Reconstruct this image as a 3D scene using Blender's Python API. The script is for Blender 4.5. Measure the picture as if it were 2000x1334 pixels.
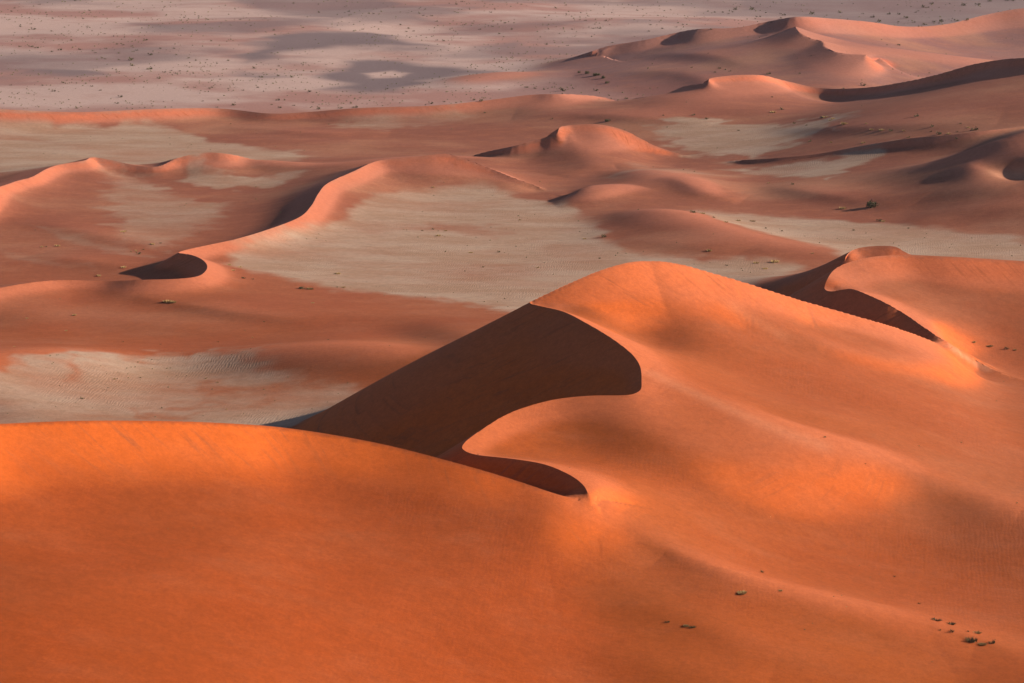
import bpy, math
import numpy as np

# ------------------------------------------------------------------ camera, sky, sun, exposure
scene = bpy.context.scene
for ob in list(bpy.data.objects):
    bpy.data.objects.remove(ob)
COL = scene.collection

CAM_H = 130.0                     # metres above the pans
PITCH = math.radians(12.0)        # camera looks down by this much
HFOV = math.radians(24.0)
PW, PH = 2000.0, 1334.0           # photograph size, used to turn picture points into places
FPX = (PW / 2) / math.tan(HFOV / 2)

cam_data = bpy.data.cameras.new("camera")
cam = bpy.data.objects.new("camera", cam_data)
COL.objects.link(cam)
cam.location = (0, 0, CAM_H)
cam.rotation_euler = (math.pi / 2 - PITCH, 0, 0)
cam_data.sensor_fit = 'HORIZONTAL'
cam_data.angle = HFOV
cam_data.clip_start = 1.0
cam_data.clip_end = 60000.0
scene.camera = cam

SUN_AZ = math.radians(8.0)      # measured from +X (picture right); negative = towards the camera
SUN_EL = math.radians(18.2)
world = bpy.data.worlds.new("World")
scene.world = world
world.use_nodes = True
wn = world.node_tree
for n in list(wn.nodes):
    wn.nodes.remove(n)
sky = wn.nodes.new('ShaderNodeTexSky')
sky.sky_type = 'NISHITA'
sky.sun_disc = False
sky.sun_elevation = SUN_EL
sky.sun_rotation = math.pi / 2 - SUN_AZ      # clockwise from +Y
sky.air_density = 0.7
sky.dust_density = 1.0
bg = wn.nodes.new('ShaderNodeBackground')
bg.inputs['Strength'].default_value = 0.05
wo = wn.nodes.new('ShaderNodeOutputWorld')
wn.links.new(sky.outputs[0], bg.inputs[0])
wn.links.new(bg.outputs[0], wo.inputs[0])

sun_data = bpy.data.lights.new("sun", 'SUN')
sun_data.energy = 5.0
sun_data.angle = math.radians(0.5)
sun_data.color = (1.0, 0.86, 0.70)
sun = bpy.data.objects.new("sun", sun_data)
COL.objects.link(sun)
from mathutils import Vector
to_sun = Vector((math.cos(SUN_EL) * math.cos(SUN_AZ), math.cos(SUN_EL) * math.sin(SUN_AZ), math.sin(SUN_EL)))
sun.rotation_euler = to_sun.to_track_quat('Z', 'Y').to_euler()
sun.location = (300, 0, 400)

scene.view_settings.view_transform = 'Standard'
scene.view_settings.look = 'None'
scene.view_settings.exposure = 1.12
scene.view_settings.gamma = 1.0
scene.view_settings.use_curve_mapping = False

# ------------------------------------------------------------------ picture point + height -> place
CP, SP = math.cos(PITCH), math.sin(PITCH)
def place(u, v, z):
    a = (np.asarray(u, float) - PW / 2) / FPX
    b = -(np.asarray(v, float) - PH / 2) / FPX
    dy = CP + b * SP
    dz = -SP + b * CP
    t = (np.asarray(z, float) - CAM_H) / dz
    return a * t, dy * t

def to_pixel(x, y, z):
    zz = z - CAM_H
    fwd = y * CP - zz * SP
    up = y * SP + zz * CP
    return PW / 2 + FPX * x / fwd, PH / 2 - FPX * up / fwd

# ------------------------------------------------------------------ terrain grid (fan seen from the viewpoint, real metres)
RES = 1.0
def axis(lo, hi, step, outer_lo, outer_hi, grow=1.35):
    core = np.linspace(lo, hi, int(round((hi - lo) / step)) + 1)
    a, s, left = lo, step, []
    while a > outer_lo:
        s *= grow; a -= s; left.append(a)
    b, s, right = hi, step, []
    while b < outer_hi:
        s *= grow; b += s; right.append(b)
    return np.array(left[::-1] + list(core) + right)
TH = axis(math.radians(-14.5), math.radians(14.5), 0.00066 * RES, math.radians(-48), math.radians(48))
RHO = axis(math.log(285.0), math.log(1980.0), 0.0015 * RES, math.log(130.0), math.log(16000.0))
TT, RR = np.meshgrid(TH, np.exp(RHO))
X = RR * np.sin(TT)
Y = RR * np.cos(TT)
NR, NT = X.shape
SNAPX = X.copy(); SNAPY = Y.copy()
SNAPD = np.full(X.shape, 1e9)
SNAPI = np.zeros(X.shape, np.int16)

# value noise in the plane -------------------------------------------------
_TAB = {}
def vnoise(x, y, seed):
    if seed not in _TAB:
        _TAB[seed] = np.random.RandomState(seed).rand(256, 256)
    tab = _TAB[seed]
    xi = np.floor(x).astype(np.int64); yi = np.floor(y).astype(np.int64)
    fx = x - xi; fy = y - yi
    fx = fx * fx * fx * (fx * (fx * 6 - 15) + 10); fy = fy * fy * fy * (fy * (fy * 6 - 15) + 10)
    a = tab[yi & 255, xi & 255]; b = tab[yi & 255, (xi + 1) & 255]
    c = tab[(yi + 1) & 255, xi & 255]; d = tab[(yi + 1) & 255, (xi + 1) & 255]
    return (a * (1 - fx) + b * fx) * (1 - fy) + (c * (1 - fx) + d * fx) * fy - 0.5
def fbm(x, y, seed, octv=3, gain=0.5):
    o = 0; amp = 1.0
    for i in range(octv):
        o = o + amp * vnoise(x * 2 ** i + 17.3 * i, y * 2 ** i + 5.1 * i, seed + i)
        amp *= gain
    return o
def sstep(a, b, x):
    t = np.clip((x - a) / (b - a), 0, 1)
    return t * t * (3 - 2 * t)
def smax(a, b, k):
    h = np.clip(0.5 + 0.5 * (b - a) / k, 0, 1)
    return a * (1 - h) + b * h + k * h * (1 - h)

# ------------------------------------------------------------------ base ground
def bump(u, v, z, amp, rx, ry, rot=0.0):
    x0, y0 = place(u, v, z)
    c, s = math.cos(rot), math.sin(rot)
    dx, dy = X - x0, Y - y0
    q = ((dx * c + dy * s) / rx) ** 2 + ((-dx * s + dy * c) / ry) ** 2
    return amp * np.exp(-q)

Z = 0.9 * fbm(X / 70, Y / 90, 3, 2) + 0.25 * fbm(X / 16, Y / 26, 9, 2)
far = sstep(1180, 1450, Y)
Z += far * (5.0 * fbm(X / 130 + 3.3, Y / 150, 21, 3) + 1.0 * fbm(X / 30, Y / 40, 33, 2))
Z0 = Z.copy()
OWNER = np.zeros(X.shape, np.int16)       # which dune a place belongs to
CREST_D = np.full(X.shape, 1e9)           # distance to the nearest sharp crest
DUNES = []

def spline(P, step):
    """Catmull-Rom (centripetal) through rows of P, resampled about every `step` metres."""
    P = np.asarray(P, float)
    n = len(P)
    out = []
    for i in range(n - 1):
        p0 = P[i - 1] if i > 0 else 2 * P[0] - P[1]
        p1, p2 = P[i], P[i + 1]
        p3 = P[i + 2] if i + 2 < n else 2 * P[-1] - P[-2]
        def tj(a, b): return max(np.hypot(*(b[:2] - a[:2])), 1e-3) ** 0.5
        t0 = 0; t1 = t0 + tj(p0, p1); t2 = t1 + tj(p1, p2); t3 = t2 + tj(p2, p3)
        m = max(2, int(np.hypot(*(p2[:2] - p1[:2])) / step))
        for t in np.linspace(t1, t2, m, endpoint=False):
            A1 = (t1 - t) / (t1 - t0) * p0 + (t - t0) / (t1 - t0) * p1
            A2 = (t2 - t) / (t2 - t1) * p1 + (t - t1) / (t2 - t1) * p2
            A3 = (t3 - t) / (t3 - t2) * p2 + (t - t2) / (t3 - t2) * p3
            B1 = (t2 - t) / (t2 - t0) * A1 + (t - t0) / (t2 - t0) * A2
            B2 = (t3 - t) / (t3 - t1) * A2 + (t - t1) / (t3 - t1) * A3
            out.append((t2 - t) / (t2 - t1) * B1 + (t - t1) / (t2 - t1) * B2)
    out.append(P[-1])
    return np.array(out)

def per_vertex(spec, n):
    """a profile (s1, w1, s2), or {index: profile} interpolated along the crest"""
    if isinstance(spec, dict):
        ks = sorted(spec)
        V = np.array([spec[k] for k in ks], float)
        return np.stack([np.interp(np.arange(n), ks, V[:, j]) for j in range(V.shape[1])], 1)
    return np.tile(np.array(spec, float), (n, 1))

ALL_CRESTS = []
def crest(dune, pts, L, R, k=2.0, rnd=0.0, reach=220.0, sharp=True, power=5.0, kl=None, wob=0.0, cap=(.45, .45)):
    """One dune ridge. pts: (u, v, z) along the crest; L / R: profile on the left / right of travel:
    slope s1 for about w1 metres, then slope s2. rnd rounds the crest over that many metres."""
    global Z
    n = len(pts)
    u, v, z = (np.array([p[i] for p in pts], float) for i in range(3))
    px, py = place(u, v, z)
    z = z.copy()
    for e_ in (0, -1):
        if z[e_] < 1.3: z[e_] = -2.0
    Lp, Rp = per_vertex(L, n), per_vertex(R, n)
    step = max(0.8, float(np.mean(py)) * 0.0022)
    S = spline(np.column_stack([px, py, z, Lp, Rp]), step)
    sx, sy, sz = S[:, 0], S[:, 1], S[:, 2]
    if wob:
        arc = np.r_[0, np.cumsum(np.hypot(np.diff(sx), np.diff(sy)))]
        tx = np.gradient(sx); ty = np.gradient(sy); tl = np.hypot(tx, ty) + 1e-6
        wv = wob * fbm(arc / 9.0, arc * 0 + 3.7, 77 + n, 3)
        sx = sx - ty / tl * wv; sy = sy + tx / tl * wv
    ALL_CRESTS.append((dune, u, v))
    sl = np.minimum(np.minimum(Lp[:, 2], Rp[:, 2]), 0.3)
    tot = [max((z[i] - p[i, 0] * p[i, 1]) / max(p[i, 2], .02), 0) + p[i, 1] for p in (Lp, Rp) for i in range(n)]
    reach = min(reach, 12.0 + max(tot))
    m = (X > sx.min() - reach) & (X < sx.max() + reach) & (Y > sy.min() - reach) & (Y < sy.max() + reach)
    idx = np.nonzero(m.ravel())[0]
    gx, gy = X.ravel()[idx], Y.ravel()[idx]
    N = len(gx)
    f4 = np.float32
    D = np.empty(N, f4); SG = np.empty(N, f4); ZC = np.empty(N, f4); PR = np.empty((N, 6), f4); FX = np.empty(N, f4); FY = np.empty(N, f4); AR = np.empty(N, f4)
    arcs = np.r_[0, np.cumsum(np.hypot(np.diff(sx), np.diff(sy)))].astype(f4)
    ox, oy = float(sx.mean()), float(sy.mean())
    gx = (gx - ox).astype(f4); gy = (gy - oy).astype(f4)
    ax, ay = (sx[:-1] - ox).astype(f4), (sy[:-1] - oy).astype(f4)
    ex, ey = np.diff(sx).astype(f4), np.diff(sy).astype(f4)
    el = ex * ex + ey * ey + f4(1e-6)
    ln = np.sqrt(el)
    par = np.column_stack([sz, S[:, 3:9]]).astype(f4)
    dec = 2
    mx = sx[:-1][::dec] + 0.5 * np.diff(sx)[::dec] - ox; my = sy[:-1][::dec] + 0.5 * np.diff(sy)[::dec] - oy
    mx = mx.astype(f4); my = my.astype(f4); pm = np.ascontiguousarray(0.5 * (par[:-1] + par[1:])[::dec]); lm = ln[::dec]
    C = 6000
    soft = f4((step * dec * 1.6) ** 2)
    for c0 in range(0, N, C):
        qx, qy = gx[c0:c0 + C, None], gy[c0:c0 + C, None]
        rx = qx - ax; ry = qy - ay
        t = (rx * ex + ry * ey) / el
        np.clip(t, 0, 1, out=t)
        rx -= t * ex; ry -= t * ey
        d2 = rx * rx + ry * ry
        j = d2.argmin(1)
        r = np.arange(len(j))
        dm2 = d2[r, j]; dm = np.sqrt(dm2)
        tj = t[r, j]; ddx = rx[r, j]; ddy = ry[r, j]
        jn = np.where(tj > 0.999, np.minimum(j + 1, len(ex) - 1), np.where(tj < 0.001, np.maximum(j - 1, 0), j))
        dirx = ex[j] / ln[j] + ex[jn] / ln[jn]; diry = ey[j] / ln[j] + ey[jn] / ln[jn]
        SG[c0:c0 + C] = dirx * ddy - diry * ddx
        D[c0:c0 + C] = dm
        FX[c0:c0 + C] = ax[j] + tj * ex[j] + f4(ox); FY[c0:c0 + C] = ay[j] + tj * ey[j] + f4(oy)
        AR[c0:c0 + C] = (arcs[j] + tj * ln[j]) * (-1 if sx[-1] > sx[0] + 5 else 1)
        q = ((qx - mx) ** 2 + (qy - my) ** 2 + soft) / (dm2 + soft)[:, None]
        w = lm / (q * q * q)
        pi = (w @ pm) / w.sum(1, keepdims=True)
        near = np.exp(-dm / f4(3.0 * step))[:, None]
        exact = par[j] * (1 - tj[:, None]) + par[j + 1] * tj[:, None]
        pi = exact * near + pi * (1 - near)
        ZC[c0:c0 + C] = pi[:, 0]
        PR[c0:c0 + C] = pi[:, 1:]
    left = SG > 0
    s1 = np.where(left, PR[:, 0], PR[:, 3]); w1 = np.where(left, PR[:, 1], PR[:, 4]); s2 = np.where(left, PR[:, 2], PR[:, 5])
    # past either end of the crest both sides share one profile and the sand falls away
    fall = np.zeros(N, f4)
    for e0, e1, cs in ((0, 3, cap[0]), (-1, -4, cap[1])):
        tx, ty = sx[e0] - sx[e1], sy[e0] - sy[e1]; tl = math.hypot(tx, ty) + 1e-6
        beyond = ((gx - (sx[e0] - ox)) * tx + (gy - (sy[e0] - oy)) * ty) / tl
        atend = np.hypot(FX - sx[e0], FY - sy[e0]) < 1e-2 + 0.02 * D
        bo = np.where(atend, np.clip(beyond, 0, None), 0)
        f = sstep(0, 1, bo / (0.5 * D + 1.0))
        pe = 0.5 * (par[e0, 1:4] + par[e0, 4:7])
        s1 = s1 + (pe[0] - s1) * f; w1 = w1 + (pe[1] - w1) * f; s2 = s2 + (pe[2] - s2) * f
        ZC = ZC + (par[e0, 0] - ZC) * f
        fall += cs * bo
    dd = np.sqrt(D * D + rnd * rnd) - rnd if rnd > 0 else D
    sm = dd * w1 / (dd ** 4 + w1 ** 4 + 1e-9) ** 0.25
    h = ZC - (s2 * dd + (s1 - s2) * sm) - fall
    base = Z.ravel()[idx]
    kk = np.where(left, kl if kl is not None else k, k)
    kk = np.clip(np.minimum(kk, 0.9 * (ZC - Z0.ravel()[idx])), 0.15, None)
    new = smax(base, h, kk)
    if dune not in DUNES:
        DUNES.append(dune)
    di = DUNES.index(dune) + 1
    Z.ravel()[idx] = new
    o = OWNER.ravel()
    own = ((h > base) & (h > Z0.ravel()[idx] + 0.35)) | ((o[idx] == 0) & (h > base - 1.3 * kk - 0.5))
    o[idx[own]] = di
    if sharp:
        ok = (h >= base - 0.02)
        cd = CREST_D.ravel(); cd[idx] = np.where((PR[:, 0] + PR[:, 3]) > 0.5, np.minimum(cd[idx], D), cd[idx])
        sd = SNAPD.ravel(); better = ok & (D < sd[idx])
        bi = idx[better]
        sd[bi] = D[better]
        SNAPX.ravel()[bi] = FX[better]; SNAPY.ravel()[bi] = FY[better]
        SNAPZ.ravel()[bi] = ZC[better]
        ARC.ravel()[bi] = AR[better]
        SHARPN.ravel()[bi] = (PR[better, 0] + PR[better, 3]) > 0.5
SNAPZ = np.zeros(X.shape)
ARC = np.zeros(X.shape, np.float32)
SHARPN = np.zeros(X.shape, bool)

#TERRAIN_BEGIN
SLIP = 0.62
# --- far dunes, top right (purple) ------------------------------------------
crest('far_dune', [(2250, 10, 27), (2000, 16, 26), (1930, 28, 23), (1850, 47, 19), (1770, 52, 19.3), (1700, 43, 23.4), (1620, 36, 27), (1553, 33, 29),
                   (1500, 42, 26), (1440, 54, 23), (1365, 57, 22), (1330, 62, 20), (1260, 78, 16), (1180, 92, 12), (1100, 130, 4), (1040, 150, 1)],
      L={0: (.5, 20, .12), 7: (.5, 20, .12), 8: (.38, 30, .10), 12: (.34, 30, .08), 14: (.18, 30, .08), 15: (.15, 30, .08)}, R={0: (.4, 40, .2), 12: (.4, 40, .2), 14: (.2, 30, .15), 15: (.2, 30, .15)}, k=4)
crest('far_dune', [(1553, 52, 26), (1565, 66, 24), (1583, 75, 22.2), (1604, 80, 21.4), (1612, 92, 20), (1640, 103, 18.5), (1690, 107, 17.8)],
      L=(.25, 15, .1), R=(.3, 30, .12), k=3)
crest('far_dune', [(1720, 113, 15), (1705, 120, 13.5), (1690, 128, 11.5), (1660, 133, 9), (1620, 148, 5), (1580, 168, 1)],
      L=(.4, 8, .1), R=(.4, 15, .15), k=2)
crest('far_dune', [(1312, 100, 12), (1290, 85, 14), (1255, 82, 14.5), (1200, 92, 12), (1175, 101, 10), (1165, 112, 7)],
      L=(.4, 8, .1), R=(.3, 25, .12), k=2, rnd=.8, sharp=False)
crest('low_far_dune', [(1120, 146, .5), (1060, 134, 5), (1010, 127, 7.5), (960, 132, 7), (900, 147, 5), (850, 165, 2), (815, 176, .3)], L=(.35, 12, .1), R=(.4, 12, .15), k=2, rnd=.8, sharp=False)
crest('low_far_dune', [(1010, 172, .5), (960, 160, 3.0), (925, 156, 3.8), (895, 162, 3), (870, 172, .6)], L=(.35, 6, .1), R=(.3, 10, .1), k=1.5, rnd=.8, sharp=False)

# --- right far crest with the dark hollow ------------------------------------
crest('long_crest_dune', [(2250, 95, 38), (2100, 105, 36), (2000, 113, 33), (1960, 116, 31), (1900, 126, 27.5), (1830, 146, 22), (1750, 163, 15), (1680, 172, 10.8),
                   (1600, 172, 9.5), (1530, 158, 13), (1480, 148, 17), (1420, 149, 17.5), (1385, 154, 17), (1384, 161, 16), (1340, 168, 12.5), (1295, 184, 6), (1240, 192, 2)],
      L={0: (.6, 12, .10), 9: (.6, 9, .10), 12: (.55, 5, .1), 16: (.3, 8, .08)}, R=(.5, 30, .1), k=3)
# --- orange strip ------------------------------------------------------------
crest('strip_dune', [(1240, 200, 1), (1190, 193, 4), (1130, 185, 8.5), (1090, 184, 10.3), (1040, 185, 10), (950, 196, 8), (850, 206, 6.6), (700, 211, 6), (600, 219, 4.2), (530, 222, 3.6), (430, 212, 5.2),
                     (300, 213, 6.5), (150, 219, 7), (0, 213, 9.4), (-150, 205, 12)],
      L={0: (.2, 8, .05), 4: (.4, 8, .06), 6: (.58, 9, .05), 14: (.62, 14, .03)}, R=(.35, 30, .1), k=1.5)
# --- small dune in the middle -----------------------------------------------
crest('middle_dune', [(1400, 322, .3), (1345, 307, 1), (1280, 285, 5.2), (1220, 255, 11), (1170, 243, 13.5), (1110, 245, 13.3), (1092, 250, 12.8), (1088, 261, 11), (1060, 270, 9.2), (1000, 286, 6.3), (940, 299, 3), (890, 306, .5)],
      L={0: (.3, 8, .1), 2: (.5, 9, .1), 5: (.5, 9, .1), 7: (.6, 14, .1), 11: (.5, 6, .05)}, R=(.5, 30, .1), k=1.5)
crest('middle_dune', [(1100, 258, 11), (1113, 268, 9.4), (1130, 280, 7.9), (1180, 301, 4.6), (1197, 312, 2.8), (1220, 326, .3)], L=(.3, 10, .1), R=(.55, 30, .1), k=1.5, rnd=.6, sharp=False)
# --- right mid dunes ----------------------------------------------------------
crest('dark_faced_dune', [(1380, 316, .6), (1440, 314, 2.2), (1500, 310, 4), (1600, 300, 6.6), (1700, 282, 10.6), (1780, 270, 13.5), (1840, 265, 15), (1920, 256, 17), (2020, 245, 18)],
      L=(.25, 20, .06), R={0: (.4, 8, .05), 2: (.58, 15, .05), 5: (.5, 22, .08), 8: (.4, 22, .08)}, k=1.5)
crest('broad_dune', [(1605, 372, .5), (1650, 360, 3.2), (1720, 337, 7.4), (1800, 317, 11.3), (1870, 300, 14.6), (1930, 280, 18.5), (2000, 258, 22.5), (2150, 215, 28)],
      L=(.4, 12, .15), R=(.15, 60, .12), k=3, rnd=3, sharp=False)
crest('broad_dune', [(2100, 270, 19), (2000, 292, 15.5), (1930, 306, 13), (1900, 314, 11.3), (1890, 326, 9.8), (1905, 336, 8.6), (1932, 338, 8.2), (1950, 346, 7.4), (2000, 358, 6.2), (2100, 380, 5)],
      L=(.5, 7, .05), R=(.13, 60, .10), k=1.2)
# --- left mid dunes -------------------------------------------------------------
crest('left_dune', [(560, 320, .5), (480, 308, 5), (440, 300, 7.3), (400, 298, 7.8), (350, 308, 6.4), (310, 325, 4.2), (260, 322, 4.6), (225, 314, 5.9), (180, 307, 7.3), (168, 313, 7), (110, 323, 6.4), (62, 346, 6), (15, 359, 6), (-10, 372, 6), (-30, 400, 5), (-60, 430, 3)],
      L={0: (.5, 8, .05), 15: (.55, 9, .04)}, R=(.22, 25, .08), k=1.2, wob=.8)
crest('brown_ridge', [(390, 330, 1), (440, 318, 3.2), (520, 311, 5), (620, 312, 6), (700, 309, 6.5), (760, 301, 6.5), (850, 297, 6), (930, 302, 5), (1000, 312, 3), (1060, 330, 1)],
      L=(.3, 15, .1), R={0: (.25, 15, .05), 2: (.42, 14, .05), 5: (.42, 14, .05), 9: (.25, 10, .08)}, k=2, rnd=1.2, sharp=False)
# --- the serpentine dune ---------------------------------------------------------
crest('serpentine_dune', [(1110, 392, .1), (1060, 369, .8), (1010, 350, 3.7), (960, 330, 6.6), (900, 308, 10.1), (870, 300, 11.4), (840, 303, 11), (790, 308, 10.3), (740, 314, 9.6), (690, 335, 8.4), (640, 358, 7.2), (622, 378, 6.8), (608, 402, 6.3), (585, 424, 6), (530, 446, 5.8), (460, 467, 5.8), (400, 480, 5.8), (360, 489, 6), (348, 494, 6),
                           (366, 496, 6), (390, 504, 6), (404, 517, 6), (401, 530, 6), (385, 540, 6), (350, 545, 6), (280, 548, 5.8), (200, 549, 5.0), (120, 547, 5.5), (60, 552, 6), (0, 562, 6), (-80, 575, 6)],
      L={0: (.45, 6, .04), 3: (.5, 8, .2), 5: (.52, 9, .26), 8: (.52, 9, .26), 11: (.5, 10, .05), 18: (.45, 8, .04), 23: (.4, 10, .06), 27: (.35, 8, .06), 30: (.35, 8, .06)},
      R={0: (.3, 10, .1), 5: (.3, 20, .1), 10: (.33, 20, .1), 14: (.36, 24, .1), 16: (.45, 20, .1), 18: (.6, 12, .1), 25: (.6, 12, .1), 27: (.2, 20, .06), 30: (.2, 20, .06)}, k=1.2)
crest('saddle_roll', [(720, 372, .6), (780, 352, 2.6), (840, 340, 4), (880, 336, 4.2), (930, 345, 3.6), (990, 362, 2.2), (1060, 385, .8)], L=(.2, 20, .05), R=(.16, 30, .05), k=2, rnd=4, sharp=False)
# --- brown dune right of the central pan ------------------------------------------
crest('brown_dune', [(1185, 340, 1), (1240, 330, 3.5), (1320, 345, 4.5), (1400, 372, 3), (1480, 380, 1)], L=(.15, 20, .05), R=(.12, 30, .05), k=2, rnd=5, sharp=False)
crest('brown_dune', [(1080, 384, .6), (1130, 378, 3), (1180, 362, 4.5), (1240, 358, 4), (1290, 346, 3.5)], L=(.3, 10, .08), R=(.15, 30, .05), k=2, rnd=3, sharp=False)
crest('brown_dune', [(1150, 425, 1), (1230, 402, 5), (1300, 400, 6.5), (1350, 416, 6), (1400, 433, 5.5), (1450, 448, 5), (1520, 463, 4.2), (1600, 475, 3), (1680, 483, 1.5)],
      L=(.4, 12, .1), R=(.20, 25, .06), k=2.5, rnd=3, sharp=False)
# --- horseshoe dune on the right ----------------------------------------------------
crest('horseshoe_dune', [(2250, 525, 20), (2000, 510, 22), (1850, 501, 23.5), (1760, 498, 24), (1690, 504, 24), (1640, 520, 23), (1617, 543, 21.6), (1610, 563, 19.6), (1619, 569, 19.3), (1640, 567, 20.1), (1662, 564, 20.8), (1700, 578, 19.8), (1730, 592, 18.8), (1765, 612, 17), (1800, 636, 15.3), (1850, 670, 12.3), (1900, 701, 8), (1950, 728, 5.2), (2000, 752, 3)],
      L={0: (.6, 16, .12), 3: (.6, 16, .12), 5: (.4, 14, .14), 7: (.22, 12, .16), 10: (.2, 10, .16), 13: (.3, 8, .12), 18: (.2, 8, .1)}, R={0: (.55, 30, .2), 8: (.66, 60, .2), 14: (.66, 60, .2), 18: (.6, 20, .2)}, k=2)
crest('horseshoe_dune', [(1800, 503, 17), (1772, 495, 18), (1750, 482, 19.5), (1700, 481, 19.5), (1672, 486, 19), (1655, 498, 18), (1645, 515, 16)], L=(.5, 10, .1), R=(.5, 20, .2), k=1)
# --- low ridges on the left -----------------------------------------------------------
crest('low_ridge', [(-150, 705, 8.5), (0, 690, 7), (80, 684, 6.6), (150, 683, 5.8), (230, 688, 4), (300, 690, 3), (380, 690, 3), (450, 684, 4.2), (520, 679, 5.6), (600, 674, 7), (720, 675, 8), (820, 681, 8), (950, 695, 5), (1050, 700, .8)],
      L=(.12, 40, .03), R={0: (.24, 20, .05), 3: (.24, 16, .04), 6: (.25, 10, .04), 8: (.42, 12, .05), 11: (.45, 14, .05)}, k=1.5, rnd=1.2, sharp=False)
crest('low_ridge', [(420, 585, 2.5), (560, 600, 2.5), (700, 612, 2.5), (900, 640, 1.5)], L=(.08, 30, .03), R=(.12, 20, .03), k=2, rnd=5, sharp=False)
# --- the tall dune ------------------------------------------------------------------------
crest('tall_dune', [(2250, 815, .5), (2100, 775, 2), (2000, 745, 4.5), (1940, 722, 6.5), (1870, 685, 10), (1780, 655, 16), (1700, 631, 20.7), (1600, 600, 25.4), (1500, 573, 29.7), (1400, 545, 33.8), (1310, 517, 37.8), (1250, 510, 39.3), (1180, 525, 38.8), (1100, 559, 36.3), (1050, 583, 34.4), (1034, 591, 33.8),
                    (1052, 597, 33.8), (1100, 608, 33.7), (1150, 633, 33.2), (1200, 664, 31.9), (1235, 692, 30.5), (1250, 715, 29.4), (1253, 745, 28), (1250, 763, 27.3), (1230, 771, 27.1), (1150, 773, 26.9), (1080, 781, 26.5), (1000, 805, 25.8), (940, 840, 24.9), (908, 864, 24.2), (903, 876, 23.9), (925, 887, 23.8), (1000, 896, 23.8), (1060, 906, 23.6), (1110, 926, 23.3), (1140, 947, 23), (1155, 967, 22.5),
                    (1166, 981, 21.2), (1200, 1000, 19.4), (1290, 1058, 15.8), (1420, 1120, 12.6), (1560, 1160, 9.8), (1800, 1215, 6), (2000, 1262, 3.5), (2200, 1310, 2)],
      L={0: (.2, 10, .1), 3: (.3, 10, .1), 7: (.58, 15, .12), 11: (.58, 15, .13), 15: (.4, 10, .15), 18: (.3, 20, .2), 21: (.34, 35, .18), 23: (.26, 30, .2), 25: (.23, 30, .2), 27: (.34, 22, .2), 28: (.4, 18, .2), 30: (.25, 20, .2), 33: (.22, 22, .2), 36: (.24, 25, .18), 38: (.2, 20, .12), 40: (.14, 20, .08), 44: (.1, 20, .05)},
      R={0: (.5, 200, .2), 11: (.58, 200, .2), 17: (.58, 200, .2), 21: (.66, 200, .2), 35: (.67, 200, .2), 36: (.6, 60, .2), 37: (.25, 25, .12), 38: (.16, 20, .1), 44: (.12, 20, .1)}, k=3)
crest('tall_dune', [(1262, 722, 27.6), (1320, 748, 24.6), (1400, 785, 21), (1500, 830, 17.4), (1700, 900, 13.2), (1850, 945, 11), (2000, 990, 9.4), (2250, 1060, 7)],
      L=(.14, 12, .08), R=(.22, 25, .12), k=1.5, rnd=1.5, sharp=False)
# --- foreground dune ------------------------------------------------------------------------
crest('foreground_dune', [(-900, 920, 42), (-400, 870, 41), (-150, 838, 40), (0, 828, 38.5), (150, 822, 37.5), (300, 822, 36), (430, 826, 34.4), (560, 836, 32.4), (740, 866, 29.8), (905, 908, 27), (1000, 936, 25), (1080, 962, 23.2), (1150, 981, 21.4), (1220, 1030, 17.4), (1290, 1085, 14), (1380, 1125, 11.8), (1480, 1160, 9.8), (1700, 1222, 6.5), (2000, 1298, 3.5), (2250, 1370, 2)],
      L={0: (.62, 70, .1), 11: (.62, 70, .1), 12: (.08, 20, .08), 13: (.08, 10, .05), 19: (.08, 10, .05)},
      R={0: (.6, 19, .11), 3: (.6, 19, .11), 7: (.57, 15, .13), 10: (.5, 12, .15), 13: (.35, 12, .17), 15: (.2, 10, .15), 19: (.12, 10, .1)}, k=2)
#TERRAIN_END

# wind smooths everything but the crests
def blur(A, nr, nt):
    for ax_, n in ((0, nr), (1, nt)):
        for _ in range(2):
            P = np.concatenate([np.repeat(A.take([0], ax_), n, ax_), A, np.repeat(A.take([-1], ax_), n + 1, ax_)], ax_)
            Cs = np.cumsum(P, ax_)
            m = A.shape[ax_]; w = 2 * n + 1
            hi = Cs.take(np.arange(w, w + m), ax_) if ax_ == 0 else Cs[:, w:w + m]
            lo = Cs.take(np.arange(0, m), ax_) if ax_ == 0 else Cs[:, :m]
            # Cs index i is the sum up to and including i; window centred on the sample
            A = (Cs.take(np.arange(w - 1, w - 1 + m), ax_) - np.concatenate([np.zeros_like(Cs.take([0], ax_)), Cs.take(np.arange(0, m - 1), ax_)], ax_)) / w
    return A
CRD = CREST_D
Z1 = blur(Z, max(1, int(2 / RES)), max(1, int(4 / RES)))
Z = Z + (Z1 - Z) * sstep(1.0, 4.0, CRD / np.maximum(RR / 450.0, .8))
Z1 = blur(Z, max(1, int(4 / RES)), max(1, int(8 / RES)))
Z = Z + (Z1 - Z) * sstep(3.0, 8.0, CRD / np.maximum(RR / 450.0, .8))
Z2 = blur(Z, max(1, int(6 / RES)), max(1, int(13 / RES)))
Z = Z + (Z2 - Z) * sstep(6.0, 15.0, CRD / np.maximum(RR / 450.0, .8))

def terrain_z(x, y):
    th = np.arctan2(x, y); rh = np.log(np.hypot(x, y))
    c = np.interp(th, TH, np.arange(NT)); r = np.interp(rh, RHO, np.arange(NR))
    c0 = np.clip(np.floor(c).astype(int), 0, NT - 2); r0 = np.clip(np.floor(r).astype(int), 0, NR - 2)
    fc = c - c0; fr = r - r0
    return ((Z[r0, c0] * (1 - fc) + Z[r0, c0 + 1] * fc) * (1 - fr) + (Z[r0 + 1, c0] * (1 - fc) + Z[r0 + 1, c0 + 1] * fc) * fr)

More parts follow.
